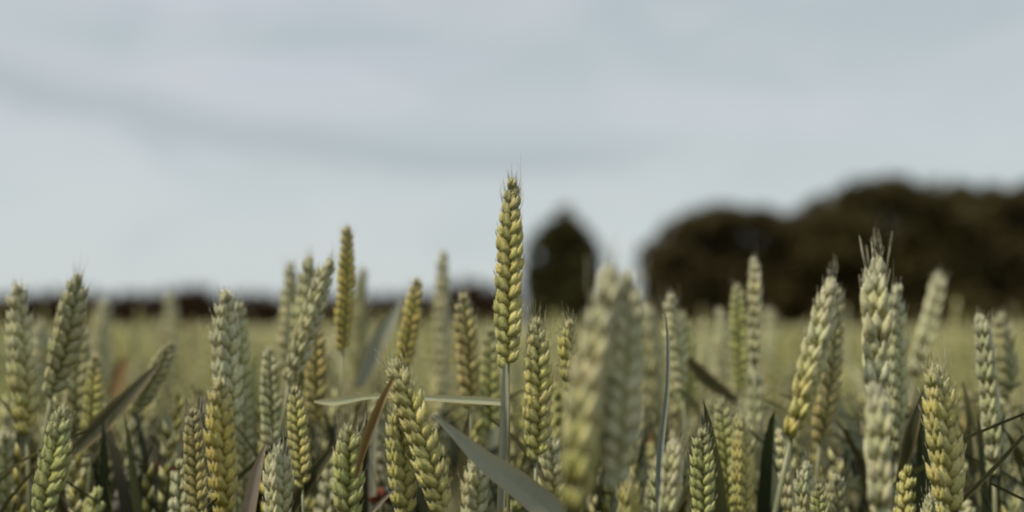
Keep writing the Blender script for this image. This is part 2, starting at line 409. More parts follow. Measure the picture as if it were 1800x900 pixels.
tree(916, 1062, 384, 92, 'lone dark tree with a pointed top standing apart between the tallest ear and the wood', M_TREE[0], 3, 12, 'tip', 7000, [(944, 448, 9)])
tree(1125, 1475, 364, 108, 'broad low-domed tree at the left end of the wood', M_TREE[1], 5, 15)
tree(1132, 1250, 425, 104, 'small rounded tree at the left foot of the wood beside the open sky', M_TREE[1], 9, 9, nleaf=6000)
tree(1385, 1735, 314, 104, 'tallest dark tree in the middle of the wood, behind the awned ear', M_TREE[2], 15, 15, holes_px=[(1592, 348, 11)])
tree(1590, 1815, 324, 112, 'rounded tree filling the skyline between the tallest tree and the right edge', M_TREE[0], 27, 12)
tree(1690, 2010, 316, 108, 'tall dark tree cut by the right edge of the photo', M_TREE[1], 21, 14)
def bush(px0, px1, ptop, D, seed, label, name='bush', cat='bush', mat=M_HEDGE, nl=None):
    rnd = random.Random(seed); u = K * D; cx = (px0 + px1) / 2; c0 = P(cx, HORIZON, D)
    W = (px1 - px0) * u; H = CAM_Z + (HORIZON - ptop) * u
    root = bpy.data.objects.new(name, None); COL.objects.link(root); root.location = (c0.x, c0.y, 0); tag(root, label, cat)
    n = nl or max(5, int(W / 1.4)); lobes = []
    for k in range(n):
        x = -W / 2 + W * (k + .5) / n; h = H * rnd.uniform(.9, 1.0)
        lobes.append((x, rnd.uniform(-.4, .4), h * .5, W / n * .75, 1.1, h * .5))
    link('crown', crown_mesh('crown', lobes, int(1100 * n), .26, mat, rnd, base_z=.1), root)
    tb = MB()
    for k in range(n):
        x = -W / 2 + W * (k + .5) / n
        tb.tube([V((x, 0, 0)), V((x + .1, .1, H * .35)), V((x - .05, 0, H * .7))], [.07, .05, .02], 6)
    link('stem', tb.mesh('stem', M_BARK), root)
bush(-330, 172, 507, 125, 31, 'low dark hedge on the horizon at the left edge of the photo', 'hedge', 'hedge')
bush(176, 300, 505, 124, 32, 'short block of dark hedge left of the thin blurred ear on the horizon', 'hedge', 'hedge')
bush(304, 372, 500, 122, 33, 'reddish brown bush on the horizon left of the pair of pale ears', 'bush', 'bush')
bush(376, 490, 512, 128, 34, 'lowest stretch of dark hedge on the horizon behind the pale pair of ears', 'hedge', 'hedge')
bush(494, 770, 511, 128, 35, 'dark hedge on the horizon behind the cluster around the tall yellow ear', 'hedge', 'hedge')
bush(772, 905, 486, 122, 36, 'taller brown hedge end on the horizon just left of the tallest ear', 'hedge', 'hedge')
bush(1040, 1440, 520, 104, 37, 'dark undergrowth along the foot of the wood, left half', 'undergrowth', 'bush', M_TREE[1])
bush(1440, 1900, 512, 100, 38, 'dark undergrowth along the foot of the wood, right half', 'undergrowth', 'bush', M_TREE[1])

# ------------------------------------------------------------------ the wheat plants that can be told apart
TINT = dict(pale=(.75, .72, .48), grey=(.67, .67, .42), green=(.54, .55, .22), yell=(.71, .64, .25), gold=(.72, .60, .19), brown=(.58, .48, .20), dull=(.52, .50, .28))
LEAFC = dict(sage=(.30, .33, .22), grey=(.40, .42, .33), green=(.11, .12, .05), dark=(.06, .065, .03), brown=(.26, .17, .06), pink=(.34, .29, .25), olive=(.27, .27, .11), blue=(.24, .29, .27), orange=(.33, .20, .09))

def vary(c, a, rnd):
    k = 1 + rnd.uniform(-a, a); return (c[0] * k * (1 + rnd.uniform(-a, a) * .4), c[1] * k, c[2] * k * (1 + rnd.uniform(-a, a) * .6))

def wheat_plant(tip, end, wpx, d, tint, label, roll=0.0, awns=(), bend=0.0, Lmm=None, lean_d=0.0, leaves=(), seed=0, group=None, foot_dx=0.0, stemc=None, foot_tint=None):
    rnd = random.Random(seed * 17 + 3)
    T = P(*tip, d); E = P(*end, d + lean_d)
    S = wpx * (.95 + .46 * abs(math.sin(roll))) * K * d / (14.5 * MM)
    if Lmm: E = T + (E - T).normalized() * Lmm * MM
    at, L = ear_frames(E, T, bend, roll)
    L = (T - E).length
    n = int(max(12, min(34, round(L / (3.35 * MM * S)))))
    t0 = at(0)[1]
    foot = V((E.x - t0.x * .045 + foot_dx, E.y - t0.y * .04 + rnd.uniform(-.02, .03), 0))
    root = bpy.data.objects.new('wheat_plant', None); COL.objects.link(root); root.location = foot
    tag(root, label, 'wheat plant', group)
    sp = [p - foot for p in stem_path(E + t0 * .004, t0, foot)]
    mb = MB(); rr = [1.0 * MM * S * (1 + .06 * i) for i in range(len(sp))]; mb.tube(sp, rr, 8)
    sc_ = stemc or (.19, .20, .10)
    link('stem', mb.mesh('stem', M_STEM), root, color=vary(sc_, .1, rnd))
    # the rachis carries the spikelets
    mb = MB(); pts = [at(s)[0] - E for s in np.linspace(0, .93, 14)]
    mb.tube(pts, [(1.3 if i % 2 else .9) * MM * S * (1 - .5 * i / 14) for i in range(14)], 6, [.2] * 14)
    ear = link('ear', mb.mesh('rachis', M_GL), root, E - foot, vary(TINT[tint], .08, rnd))
    base = TINT[tint]
    tipc = tuple(.5 * a + .5 * b for a, b in zip(base, (.52, .50, .42)))
    for m, u in ear_spikelets(at, L, S, n, rnd):
        o = link('spikelet', SPK[rnd.randrange(6) if u < .8 else rnd.randrange(5, 10) if abs(d - FOCUS) < .03 or len(awns) > 3 else rnd.randrange(3, 7)], ear)
        m.translation -= E; o.matrix_basis = m
        k = max(0, (u - .72) / .28)
        bb = base
        if foot_tint:
            q = max(0.0, min(1.0, (u - .1) / .55)); bb = tuple(q * a + (1 - q) * b for a, b in zip(base, TINT[foot_tint]))
        c = vary(bb, .13, rnd); o.color = (*[(1 - k) * a + k * b for a, b in zip(c, tipc)], 1)
    for (ax, ay, bx, by) in awns:                     # photo pixels: foot and tip of each awn
        p0 = P(ax, ay, d); p1 = P(bx, by, d); z = (p1 - p0); l = z.length; z.normalize()
        x = (R_ * rnd.choice((-1, 1)) - z * 0).cross(z).cross(z).normalized() * -1; y = z.cross(x)
        wd = max(l, .016) * rnd.uniform(.8, 1.0)
        wd = .0085
        m = Matrix((x * wd, y * wd, z * l)).transposed().to_4x4(); m.translation = p0 - E
        o = link('awn', AWN, ear, color=(.50, .47, .36)); o.matrix_basis = m
    for lf in leaves: add_leaf(root, foot, lf, rnd)
    return root

def add_leaf(root, foot, lf, rnd):
    """lf = dict(path=[(px,py,d)...], w=[px...], c=colour name, side='x'|'y'|'z', twist)"""
    pts = smooth_pts([P(*q) for q in lf['path']], 22)
    dm = sum(q[2] for q in lf['path']) / len(lf['path'])
    ws = smooth_pts([float(a) for a in lf['w']], 22)
    wd = [max(.0002, a * K * dm) for a in ws]
    ang = lf.get('face', 0.0)
    side = []
    for i in range(22):                              # width lies across the run of the blade as the photo shows it
        t = (pts[min(21, i + 1)] - pts[max(0, i - 1)]).normalized()
        s = t.cross(F_).normalized(); q = Matrix.Rotation(ang, 3, t) @ s; n_ = t.cross(q); n_ = n_ if n_.dot(F_) < 0 else -n_
        side.append(q if n_.z >= 0 else Matrix.Rotation(-ang, 3, t) @ s)          # upper face toward the light
    mb = MB(); blade(mb, [p - foot for p in pts], wd, side, lf.get('fold', .25))
    link('leaf', mb.mesh('leaf', M_LEAF), root, color=LEAFC[lf['c']])

G = None
HEROES = [
 # tip, end, width px, distance, tint, label, keywords
 ((900, 312), (893, 652), 50, .66, 'yell', 'tallest sharp wheat ear in the middle, rising alone against the sky', dict(roll=.12, awns=[(893, 345, 893, 305), (902, 330, 901, 296), (914, 340, 915, 262), (908, 330, 907, 305)], bend=-.012, leaves=[dict(path=[(888, 640, .655), (887, 720, .655), (884, 800, .66), (880, 900, .665)], w=[8, 15, 15, 14], c='grey', fold=.6), dict(path=[(884, 708, .655), (820, 704, .66), (745, 700, .665), (690, 697, .675), (640, 699, .69), (590, 707, .70), (552, 706, .71)], w=[13, 14, 10, 6, 11, 16, 3], c='sage', face=.5, fold=.5)])),
 ((943, 556), (942, 812), 46, .66, 'yell', 'short-awned yellow-green ear just right of the tallest ear stem', dict(roll=.35, awns=[(938, 580, 950, 528), (955, 580, 962, 535), (930, 590, 926, 560)], bend=.02)),
 ((998, 560), (1003, 690), 32, .69, 'yell', 'small ear with one straight awn between the tallest ear and the large blurred ears', dict(roll=.9, awns=[(992, 580, 989, 528), (1008, 585, 1012, 552)], leaves=[dict(path=[(980, 760, 1.0), (974, 700, 1.0), (970, 660, 1.0)], w=[10, 26, 8], c='orange')])),
 ((1078, 468), (1012, 905), 84, .47, 'pale', 'largest pale out-of-focus ear, in the foreground right of centre', dict(roll=1.3, bend=-.02, foot_tint='yell')),
 ((1104, 478), (1080, 870), 66, .475, 'pale', 'big blurred ear close behind the right side of the largest ear', dict(roll=.3, bend=.02)),
 ((1132, 535), (1150, 800), 56, 1.15, 'dull', 'broad soft ear filling the gap right of the two largest ears', dict(roll=1.2)),
 ((1176, 515), (1200, 690), 32, .86, 'pale', 'blurred ear with its tip just above the thin blue leaf', dict(roll=.8)),
 ((1200, 548), (1212, 730), 34, .98, 'green', 'faint greenish ear to the right of the thin blue leaf', dict(roll=.5, leaves=[dict(path=[(1205, 625, .9), (1240, 665, .92), (1296, 705, .95)], w=[8, 26, 12], c='dark')])),
 ((1266, 540), (1270, 680), 28, 1.1, 'pale', 'leftmost short ear of the blurred trio before the wood', dict(roll=1.2)),
 ((1296, 498), (1302, 690), 32, .9, 'green', 'middle green ear of the blurred trio before the wood', dict(roll=.1)),
 ((1327, 452), (1326, 640), 32, .86, 'pale', 'tallest and rightmost ear of the blurred trio before the wood', dict(roll=1.3, awns=[(1327, 470, 1330, 430)])),
 ((1328, 640), (1322, 905), 42, .88, 'grey', 'grey-green ear standing directly below the tallest ear of the trio', dict(roll=1.3)),
 ((1353, 545), (1356, 680), 34, 1.7, 'pale', 'faint stub of an ear right of the blurred trio, before the wood', dict(roll=1.3)),
 ((1458, 488), (1388, 770), 54, .585, 'pale', 'curved pale ear leaning right with a yellow foot, left of the awned ear', dict(roll=1.15, bend=.06, foot_tint='yell', awns=[(1462, 500, 1466, 470)])),
 ((1470, 505), (1440, 780), 40, .80, 'dull', 'shaded ear tucked behind the curved pale ear', dict(roll=.4, bend=.03, foot_tint='brown')),
 ((1538, 448), (1540, 720), 66, .60, 'pale', 'broad pale ear with long bristling awns standing before the dark wood', dict(roll=1.35, awns=[(1536, 470, 1540, 392), (1524, 475, 1522, 430), (1556, 490, 1565, 420), (1568, 520, 1572, 452), (1545, 470, 1548, 425), (1516, 520, 1508, 492)])),
 ((1542, 672), (1548, 930), 66, .545, 'pale', 'thick blurred ear directly below the broad awned ear', dict(roll=1.35)),
 ((1574, 500), (1576, 800), 40, .78, 'grey', 'dim ear half hidden behind the right side of the awned ear', dict(roll=.9)),
 ((1655, 478), (1605, 660), 42, 1.05, 'pale', 'smooth blurred ear leaning right before the wood, right of the awned ear', dict(roll=1.4, bend=.03)),
 ((1642, 636), (1668, 915), 58, .645, 'yell', 'sharp yellow ear with a silvery tip in the lower right', dict(roll=.55, bend=.03, awns=[(1632, 650, 1630, 622), (1646, 650, 1650, 630)], leaves=[dict(path=[(1622, 690, .70), (1600, 765, .70), (1578, 850, .71)], w=[5, 24, 10], c='dark'), dict(path=[(1800, 765, .66), (1745, 825, .67), (1690, 880, .68)], w=[8, 9, 10], c='green')])),
 ((1725, 552), (1748, 840), 46, .755, 'grey', 'bluish pale blurred ear second from the right edge', dict(roll=1.2, bend=.02)),
 ((1762, 548), (1772, 700), 38, .88, 'dull', 'blurred ear at the right edge beside the bluish ear', dict(roll=.6)),
 ((1752, 700), (1758, 910), 40, .80, 'grey', 'knobbly pale ear standing low under the bluish ear', dict(roll=.9)),
 ((1700, 690), (1706, 900), 30, .95, 'brown', 'narrow brownish ear between the silver-tipped ear and the bluish ear', dict(roll=.9, leaves=[dict(path=[(1692, 672, .80), (1705, 740, .80), (1714, 880, .81)], w=[4, 15, 14], c='green')])),
 ((1787, 840), (1795, 950), 44, .80, 'grey', 'pale ear in the bottom right corner', dict(roll=.9)),
 ((1636, 866), (1640, 960), 36, .66, 'pale', 'pale ear tip peeping up at the foot of the silver-tipped ear', dict(roll=.9)),
 ((1415, 808), (1412, 960), 38, .70, 'grey', 'pale left tip of the three low tips right of centre', dict(roll=1.0)),
 ((1438, 848), (1440, 960), 30, .66, 'green', 'sharp little middle tip of the three low tips', dict(roll=.3, awns=[(1436, 862, 1434, 840)])),
 ((1468, 832), (1466, 960), 36, .74, 'dull', 'greenish right tip of the three low tips', dict(roll=.5)),
 ((1233, 752), (1236, 935), 40, .66, 'green', 'sharp ear with a single upright awn in the lower right of centre', dict(roll=.25, awns=[(1232, 770, 1231, 680), (1240, 780, 1243, 745), (1222, 780, 1218, 745)])),
 ((1268, 700), (1282, 915), 38, .76, 'green', 'blurred yellow-green ear right behind the single-awned ear', dict(roll=.15)),
 ((1303, 728), (1306, 930), 34, .74, 'yell', 'knobbly ear second to the right of the single-awned ear', dict(roll=.9)),
 ((1188, 768), (1170, 930), 48, .58, 'pale', 'wide pale blurred ear left of the single-awned ear', dict(roll=1.3)),
 ((1160, 800), (1150, 940), 36, .80, 'dull', 'dull ear behind the wide pale ear low in the centre right', dict(roll=.6, leaves=[dict(path=[(1150, 830, .95), (1142, 790, .95), (1146, 755, .95)], w=[10, 18, 6], c='orange')])),
 ((1108, 838), (1100, 960), 42, .58, 'yell', 'yellowish blurred tip at the bottom edge below the large blurred ears', dict(roll=1.1)),
 ((965, 758), (972, 905), 40, .72, 'pale', 'pale ear with a yellow foot standing left of the largest ear', dict(roll=.5, foot_tint='yell', leaves=[dict(path=[(762, 730, .605), (800, 764, .61), (852, 812, .62), (905, 850, .63), (985, 915, .64)], w=[4, 20, 38, 50, 60], c='grey', face=.5, fold=.22)])),
 ((862, 575), (858, 880), 38, .84, 'green', 'long greenish ear close behind the left of the tallest ear stem', dict(roll=.2)),
 ((838, 800), (832, 940), 40, .72, 'pale', 'pale low ear left of the broad grey leaf, under it', dict(roll=.7)),
 ((812, 515), (826, 720), 36, .80, 'brown', 'brownish ear with a pale tip just left of the tallest ear', dict(roll=.45, bend=.03, awns=[(810, 530, 808, 505)])),
 ((778, 440), (777, 720), 30, 1.05, 'pale', 'slim pale blurred ear rising above the horizon left of the tallest ear', dict(roll=1.3, awns=[(778, 455, 772, 420)])),
 ((733, 488), (703, 665), 32, .82, 'gold', 'golden ear leaning right above the bent brown-leaved ear', dict(roll=.2, bend=.03, leaves=[dict(path=[(705, 530, .95), (668, 600, .95), (630, 680, .96)], w=[8, 34, 16], c='grey')])),
 ((690, 632), (780, 905), 46, .645, 'yell', 'sharp ear leaning left over its neighbour, with a frayed golden tip', dict(roll=.6, bend=.03, awns=[(688, 650, 680, 622), (694, 645, 690, 618)], leaves=[dict(path=[(690, 668, .63), (668, 712, .63), (645, 768, .635), (625, 842, .64)], w=[8, 14, 15, 5], c='brown', fold=.6)])),
 ((700, 702), (714, 915), 44, .65, 'yell', 'upright sharp yellow ear under the leaning frayed ear', dict(roll=.75, bend=-.02, leaves=[dict(path=[(700, 855, .63), (672, 880, .63), (640, 915, .63)], w=[3, 7, 9], c='pink')])),
 ((613, 742), (610, 925), 50, .645, 'green', 'sharp pale-tipped ear below the horizontal leaf, with a long fine awn', dict(roll=.35, awns=[(618, 760, 619, 645), (601, 765, 597, 725), (628, 765, 631, 728), (612, 755, 611, 722)], leaves=[dict(path=[(592, 780, .69), (550, 835, .69), (508, 900, .70)], w=[8, 24, 22], c='dark'), dict(path=[(660, 740, .80), (655, 820, .8), (654, 930, .8)], w=[8, 13, 14], c='grey')])),
 ((612, 396), (602, 620), 28, .80, 'gold', 'tall slim yellow ear standing clear of the cluster left of centre', dict(roll=.5, awns=[(612, 410, 611, 380)])),
 ((636, 470), (630, 680), 26, 1.1, 'dull', 'faint ear just right of the tall slim yellow ear', dict(roll=1.2, awns=[(638, 480, 640, 455)])),
 ((580, 452), (508, 672), 38, .77, 'pale', 'pale ear leaning far right across the cluster left of centre', dict(roll=1.2, bend=.02)),
 ((546, 450), (516, 740), 36, .83, 'grey', 'upright greyish ear in the middle of the cluster left of centre', dict(roll=1.0, foot_tint='green', awns=[(546, 462, 544, 430)])),
 ((513, 462), (503, 650), 30, .95, 'pale', 'leftmost tall pale ear of the cluster left of centre', dict(roll=1.0, awns=[(514, 470, 520, 440)])),
 ((556, 560), (556, 745), 36, .82, 'brown', 'brown-flecked ear under the far-leaning pale ear', dict(roll=.3)),
 ((474, 608), (478, 800), 34, .77, 'grey', 'pale knobbly ear at the left foot of the cluster', dict(roll=.4)),
 ((518, 678), (532, 860), 38, .69, 'yell', 'yellow-green ear low below the far-leaning pale ear', dict(roll=.1)),
 ((492, 778), (488, 940), 46, .66, 'pale', 'wide pale ear cut by the bottom edge beside the pinkish leaf', dict(roll=1.1, leaves=[dict(path=[(466, 782, .68), (450, 835, .68), (434, 915, .68)], w=[4, 20, 26], c='pink')])),
 ((394, 508), (408, 770), 44, .735, 'pale', 'taller left ear of the pale pair at the left', dict(roll=1.1, bend=-.02, awns=[(388, 520, 378, 488)])),
 ((418, 530), (424, 800), 36, .80, 'grey', 'right-hand ear of the pale pair at the left', dict(roll=.8)),
 ((384, 662), (398, 915), 44, .70, 'gold', 'golden ear standing in front of the pale pair', dict(roll=.95, bend=-.02)),
 ((340, 716), (352, 925), 38, .65, 'brown', 'sharp dark yellow ear left of the golden ear', dict(roll=.2, bend=-.03, awns=[(338, 730, 340, 700)])),
 ((428, 700), (428, 930), 34, .80, 'grey', 'shadowed ear between the golden ear and the pinkish leaf', dict(roll=.6)),
 ((305, 598), (232, 730), 32, .82, 'dull', 'ear tipped far to the right above the broad dark leaf at the left', dict(roll=.3, bend=.03, leaves=[dict(path=[(278, 640, .80), (232, 690, .79), (180, 745, .785), (118, 805, .78)], w=[6, 24, 32, 14], c='dark'), dict(path=[(160, 800, .8), (80, 815, .8), (0, 822, .8)], w=[5, 7, 6], c='green')])),
 ((300, 515), (298, 680), 26, 1.5, 'pale', 'thin blurred ear standing alone before the hedge at the left', dict(roll=1.3)),
 ((182, 528), (172, 690), 30, 1.25, 'pale', 'soft pale ear right of the dark-sided ear at the left', dict(roll=1.2)),
 ((138, 482), (88, 700), 44, .76, 'dull', 'dark-sided ear tall at the left, leaning right', dict(roll=.55, bend=.04, awns=[(136, 495, 134, 465), (140, 500, 142, 440)])),  # dull tint stands in for the shade over half this ear
 ((140, 560), (132, 770), 42, .86, 'dull', 'shaded ear right under the dark-sided ear at the left', dict(roll=.3)),
 ((168, 622), (158, 790), 32, .82, 'yell', 'small yellow-green ear left of the broad dark leaf', dict(roll=.3, leaves=[dict(path=[(196, 700, 1.15), (208, 665, 1.15), (222, 625, 1.15)], w=[14, 26, 6], c='orange')])),
 ((72, 565), (76, 720), 36, 1.0, 'pale', 'pale blurred ear between the two tall ears at the left edge', dict(roll=1.0)),
 ((28, 498), (48, 765), 40, .78, 'pale', 'tall pale ear near the left edge with a yellow foot', dict(roll=1.1, foot_tint='yell', awns=[(28, 512, 22, 478)])),
 ((110, 716), (70, 925), 52, .63, 'green', 'sharp pale-edged ear leaning right in the bottom left', dict(roll=.1, bend=.02, awns=[(108, 735, 118, 712)])),
 ((6, 758), (12, 930), 40, .80, 'grey', 'ear cut by the left edge near the bottom corner', dict(roll=.8)),
 ((1690, 742), (1700, 900), 0, 0, '', '', None),
]
for k, h in enumerate(HEROES):
    if h[6] is None: continue
    wheat_plant(h[0], h[1], h[2], h[3], h[4], h[5], seed=k + 1, **h[6])

# a flag leaf seen edge on, on a plant of its own (its ear is still in the sheath)
def leaf_plant(label, leaves, foot_px, name='wheat_plant', sheath=None):
    f = P(*foot_px); foot = V((f.x, f.y, 0)); rnd = random.Random(5)
    root = bpy.data.objects.new(name, None); COL.objects.link(root); root.location = foot; tag(root, label, 'wheat plant')
    mb = MB(); p = f - foot; mb.tube([p, p * .7, p * .4, V((0, 0, 0))], [.0010, .0014, .0016, .0018], 7)
    link('stem', mb.mesh('stem', M_STEM), root, color=(.26, .30, .22))
    for lf in leaves: add_leaf(root, foot, lf, rnd)
leaf_plant('thin upright blue-grey leaf blade with a pale dried tip', [dict(path=[(1160, 905, .66), (1160, 800, .66), (1172, 690, .66), (1174, 600, .66), (1168, 545, .66)], w=[16, 13, 8, 6, 1.5], c='blue', fold=.7)], (1160, 890, .66))

# ------------------------------------------------------------------ poppies
def poppy(px, py, d, r, label, seed):
    rnd = random.Random(seed); c = P(px, py, d); foot = V((c.x + .01, c.y, 0))
    root = bpy.data.objects.new('poppy', None); COL.objects.link(root); root.location = foot; tag(root, label, 'poppy')
    p = c - foot; mb = MB(); mb.tube([p, p * .6 + V((.01, 0, 0)), V((0, 0, 0))], [.0007, .0009, .0012], 6)
    link('stem', mb.mesh('stem', M_STEM), root, color=(.16, .18, .08))
    mb = MB(); mb.tube([p, p + V((0, 0, .004)), p + V((0, 0, .009))], [.002, .0035, .003], 8)
    link('seed_head', mb.mesh('seed_head', M_STEM), root, color=(.05, .06, .04))
    for k in range(4):
        a0 = k * math.pi / 2 + .3; rings = []
        for i in range(6):
            t = i / 5; ring = []
            for j in range(7):
                a = a0 + (j / 6 - .5) * 1.9 * (t ** .6); rr = r * t * (1 - .15 * abs(j / 6 - .5) * 2)
                ring.append(p + V((math.cos(a) * rr, math.sin(a) * rr, .3 * r * t * t + .12 * r * math.sin(j * 2.2 + k) * t + (.002 if k % 2 else 0))))
            rings.append(ring)
        mb = MB(); mb.grid(rings, False, [.5] * 6); link('petal', mb.mesh('petal', M_PETAL), root)
poppy(302, 832, .90, .015, 'blurred dull red poppy low between the crop stems, left of the sharp dark yellow ear', 1)
poppy(684, 884, .80, .014, 'dull red poppy at the bottom edge beside the upright sharp yellow ear', 2)

# ------------------------------------------------------------------ the standing crop behind: about 230 nearest plants, then one mass
def combine(parts):
    v = []; f = []; a = []; e = []; m = []
    for mb in parts:
        o = len(v); v += mb.v; a += mb.a; e += mb.e; m += mb.m; f += [tuple(i + o for i in q) for q in mb.f]
    r = MB(); r.v, r.f, r.a, r.e, r.m = v, f, a, e, m; return r
def ear_mesh_low(seed):
    """a whole ear of 90 mm with its foot at the origin, for plants too blurred to show single spikelets"""
    rnd = random.Random(seed); tip = V((rnd.uniform(-.012, .012), rnd.uniform(-.01, .01), .088)); parts = []
    at, L = ear_frames(V((0, 0, 0)), tip, rnd.uniform(-.05, .05), rnd.uniform(0, 3))
    for m, u in ear_spikelets(at, L, 1.0, 22, rnd):
        s = MB(); spikelet(s, rnd, 5, 5, (0, 0)); s.v = [tuple(m @ V(q)) for q in s.v]; parts.append(s)
    return combine(parts)
LOW = [ear_mesh_low(50 + k) for k in range(6)]
LOWM = [q.mesh('ear', M_GL) for q in LOW]
def stem_low(seed):
    rnd = random.Random(seed); mb = MB(); mb.tube([V((0, 0, 0)), V((rnd.uniform(-.005, .005), 0, -.25)), V((rnd.uniform(-.02, .02), rnd.uniform(-.02, .02), -1.0))], [.0012, .0015, .0018], 6); return mb
STM = [stem_low(k).mesh('stem', M_STEM) for k in range(4)]
def leaf_low(seed, n=9):
    rnd = random.Random(seed); a = rnd.uniform(0, 6.28); h = -rnd.uniform(.06, .22); L = rnd.uniform(.14, .24); out = V((math.cos(a), math.sin(a), 0)); mb = MB()
    droop = rnd.uniform(.15, .9); pts = []
    for i in range(n):
        s = i / (n - 1); pts.append(V((0, 0, h - .03)) + out * L * (s * .55 + .25 * s * s) + V((0, 0, L * (s * .75 - droop * s * s))))
    wd = [(.004 + .009 * math.sin(math.pi * min(1, s * .9 + .1)) ** .8) * (1 if s < .95 else .3) for s in np.linspace(0, 1, n)]
    blade(mb, pts, wd, out.cross(V((0, 0, 1))), .25, twist=rnd.uniform(-1.2, 1.2)); return mb
LFM = [leaf_low(k).mesh('leaf', M_LEAF) for k in range(14)]
CROP = 'blurred wheat plants of the standing crop behind the front ears'
CTINT = ['pale', 'pale', 'grey', 'green', 'dull', 'yell']
placed = []
clear_gaps = [(190, 320), (640, 675), (1120, 1150), (1345, 1385)]
COLOUR_WORD = dict(pale='cream', grey='greyish', green='green', dull='dull olive', yell='yellowish')
ZONES = [(120, 'the ears at the left edge'), (250, 'the broad dark leaf at the left'), (370, 'the sharp dark yellow ear'), (450, 'the pale pair of ears'), (590, 'the leaning cluster left of centre'), (680, 'the tall slim yellow ear'), (800, 'the frayed golden-tipped ear'), (870, 'the brownish pale-tipped ear'), (930, 'the tallest ear'), (1020, 'the two short-awned ears'), (1130, 'the two largest blurred ears'), (1250, 'the thin blue-grey leaf'), (1350, 'the blurred trio'), (1490, 'the curved pale ear'), (1590, 'the broad awned ear'), (1690, 'the silver-tipped ear'), (9999, 'the bluish ear near the right edge')]
nm = 0; tries = 0
rnd = random.Random(99)
while nm < 235 and tries < 40000:
    tries += 1; far_one = rnd.random() < .60
    y = math.sqrt(rnd.uniform(1.0, 2.5 ** 2)) if far_one else rnd.uniform(.71, 1.2); x = rnd.uniform(-1, 1) * y * .362
    if any((x - a) ** 2 + (y - b) ** 2 < .05 ** 2 for a, b in placed): continue
    z = rnd.gauss(.900, .026) if far_one else rnd.uniform(.78, .89)
    py = HORIZON + (CAM_Z - z) / (K * y)
    if z > .965 or py < (566 if rnd.random() < .72 else 528) or (y < 1.2 and py < 650) or py > 892 or (y < 1.5 and any(a < 900 + x / (K * y) < b for a, b in clear_gaps)): continue
    placed.append((x, y))
    root = bpy.data.objects.new('wheat_plant', None); COL.objects.link(root)
    lean = rnd.uniform(-.06, .06); root.location = (x - lean * .3, y, 0)
    kind = rnd.choice(CTINT); pxx = 900 + x / (K * y)
    word = next(w_ for lim, w_ in ZONES if pxx < lim)
    tag(root, (('nearer ' if y < 1.15 else 'far ' if y > 1.8 else '') + COLOUR_WORD[kind] + ' blurred wheat plant behind ' + word), 'wheat plant', CROP)
    s = rnd.uniform(.82, 1.12)
    eb = V((lean * .3, 0, z - .088 * s))
    c = vary(TINT[kind], .12, rnd)
    e = link('ear', rnd.choice(LOWM), root, eb, c); e.scale = (s, s, s); e.rotation_euler = (rnd.uniform(-.12, .12), lean * 4 + rnd.uniform(-.1, .1), rnd.uniform(0, 6.28))
    st_ = link('stem', rnd.choice(STM), root, eb, vary((.27, .28, .15), .1, rnd)); st_.scale = (1, 1, eb.z)
    lfm = link('leaf', rnd.choice(LFM), root, eb, vary((.17, .20, .12), .25, rnd)); lfm.rotation_euler = (0, 0, rnd.uniform(0, 6.28))
    nm += 1

# where several crop plants read alike, their order from the left tells them apart
alike = {}
for o in bpy.data.objects:
    if o.get('group') == CROP: alike.setdefault(o['label'], []).append(o)
ORDER = {2: ['left-hand', 'right-hand'], 3: ['left-hand', 'middle', 'right-hand']}
for lab, members in alike.items():
    n = len(members)
    if n < 2: continue
    members.sort(key=lambda q: q.location.x / q.location.y)
    ranks = ORDER.get(n) or (['leftmost', 'second-from-left', 'third-from-left', 'fourth-from-left', 'fifth-from-left', 'sixth-from-left', 'seventh-from-left'][:n - 1] + ['rightmost'])
    for o, q in zip(members, ranks): o['label'] = q + ' ' + lab

def lump_ear(seed):
    """very plain ear: a row of pointed lumps, for the mass of the crop"""
    rnd = random.Random(seed); mb = MB(); n = 14
    for i in range(n):
        u = i / (n - 1); z = .082 * u; side = 1 if i % 2 else -1; f = (1 - .35 * u) * (.8 + .2 * min(1, u * 5))
        o = len(mb.v); cx = side * .0026 * f; w_ = .0034 * f; l = .012
        vs = [(cx * .3, 0, z), (cx + side * w_, 0, z + l * .45), (cx, w_ * 1.3, z + l * .45), (cx - side * w_, 0, z + l * .45), (cx, -w_ * 1.3, z + l * .45), (cx + side * w_ * .8, 0, z + l)]
        mb.v += vs; mb.a += [0, .5, .5, .5, .5, 1]; mb.e += [0] * 6
        for k in range(4): mb.f += [(o, o + 1 + k, o + 1 + (k + 1) % 4), (o + 5, o + 1 + (k + 1) % 4, o + 1 + k)]; mb.m += [0, 0]
    return mb
def tri_arrays(mb):
    tri = []
    for q in mb.f:
        for k in range(1, len(q) - 1): tri.append((q[0], q[k], q[k + 1]))
    return np.array(mb.v, dtype=np.float32), np.array(tri, dtype=np.int32), np.array(mb.a, dtype=np.float32)
def cheap_blade(seed):
    rnd = random.Random(seed); mb = MB(); a = rnd.uniform(0, 6.28); out = V((math.cos(a), math.sin(a), 0)); L = rnd.uniform(.14, .24); h = -rnd.uniform(.03, .30); dr = rnd.uniform(.2, .95)
    s_ = out.cross(V((0, 0, 1))); rings = []
    up = rnd.uniform(.25, 1.0); dr *= up
    for s in (0, .3, .6, .85, 1.0):
        p = V((0, 0, h)) + out * L * up * (s * .5 + .25 * s * s) + V((0, 0, L * (s * (1.15 - .45 * up) - dr * s * s))); w_ = .0038 * (1.02 - s ** 3)
        rings.append([p - s_ * w_, p - V((0, 0, .001)), p + s_ * w_])
    mb.grid(rings, False, [.5] * 5); return mb
def cheap_stem():
    mb = MB(); mb.tube([V((0, 0, 0)), V((0, 0, -.8))], [.0013, .0018], 4); return mb
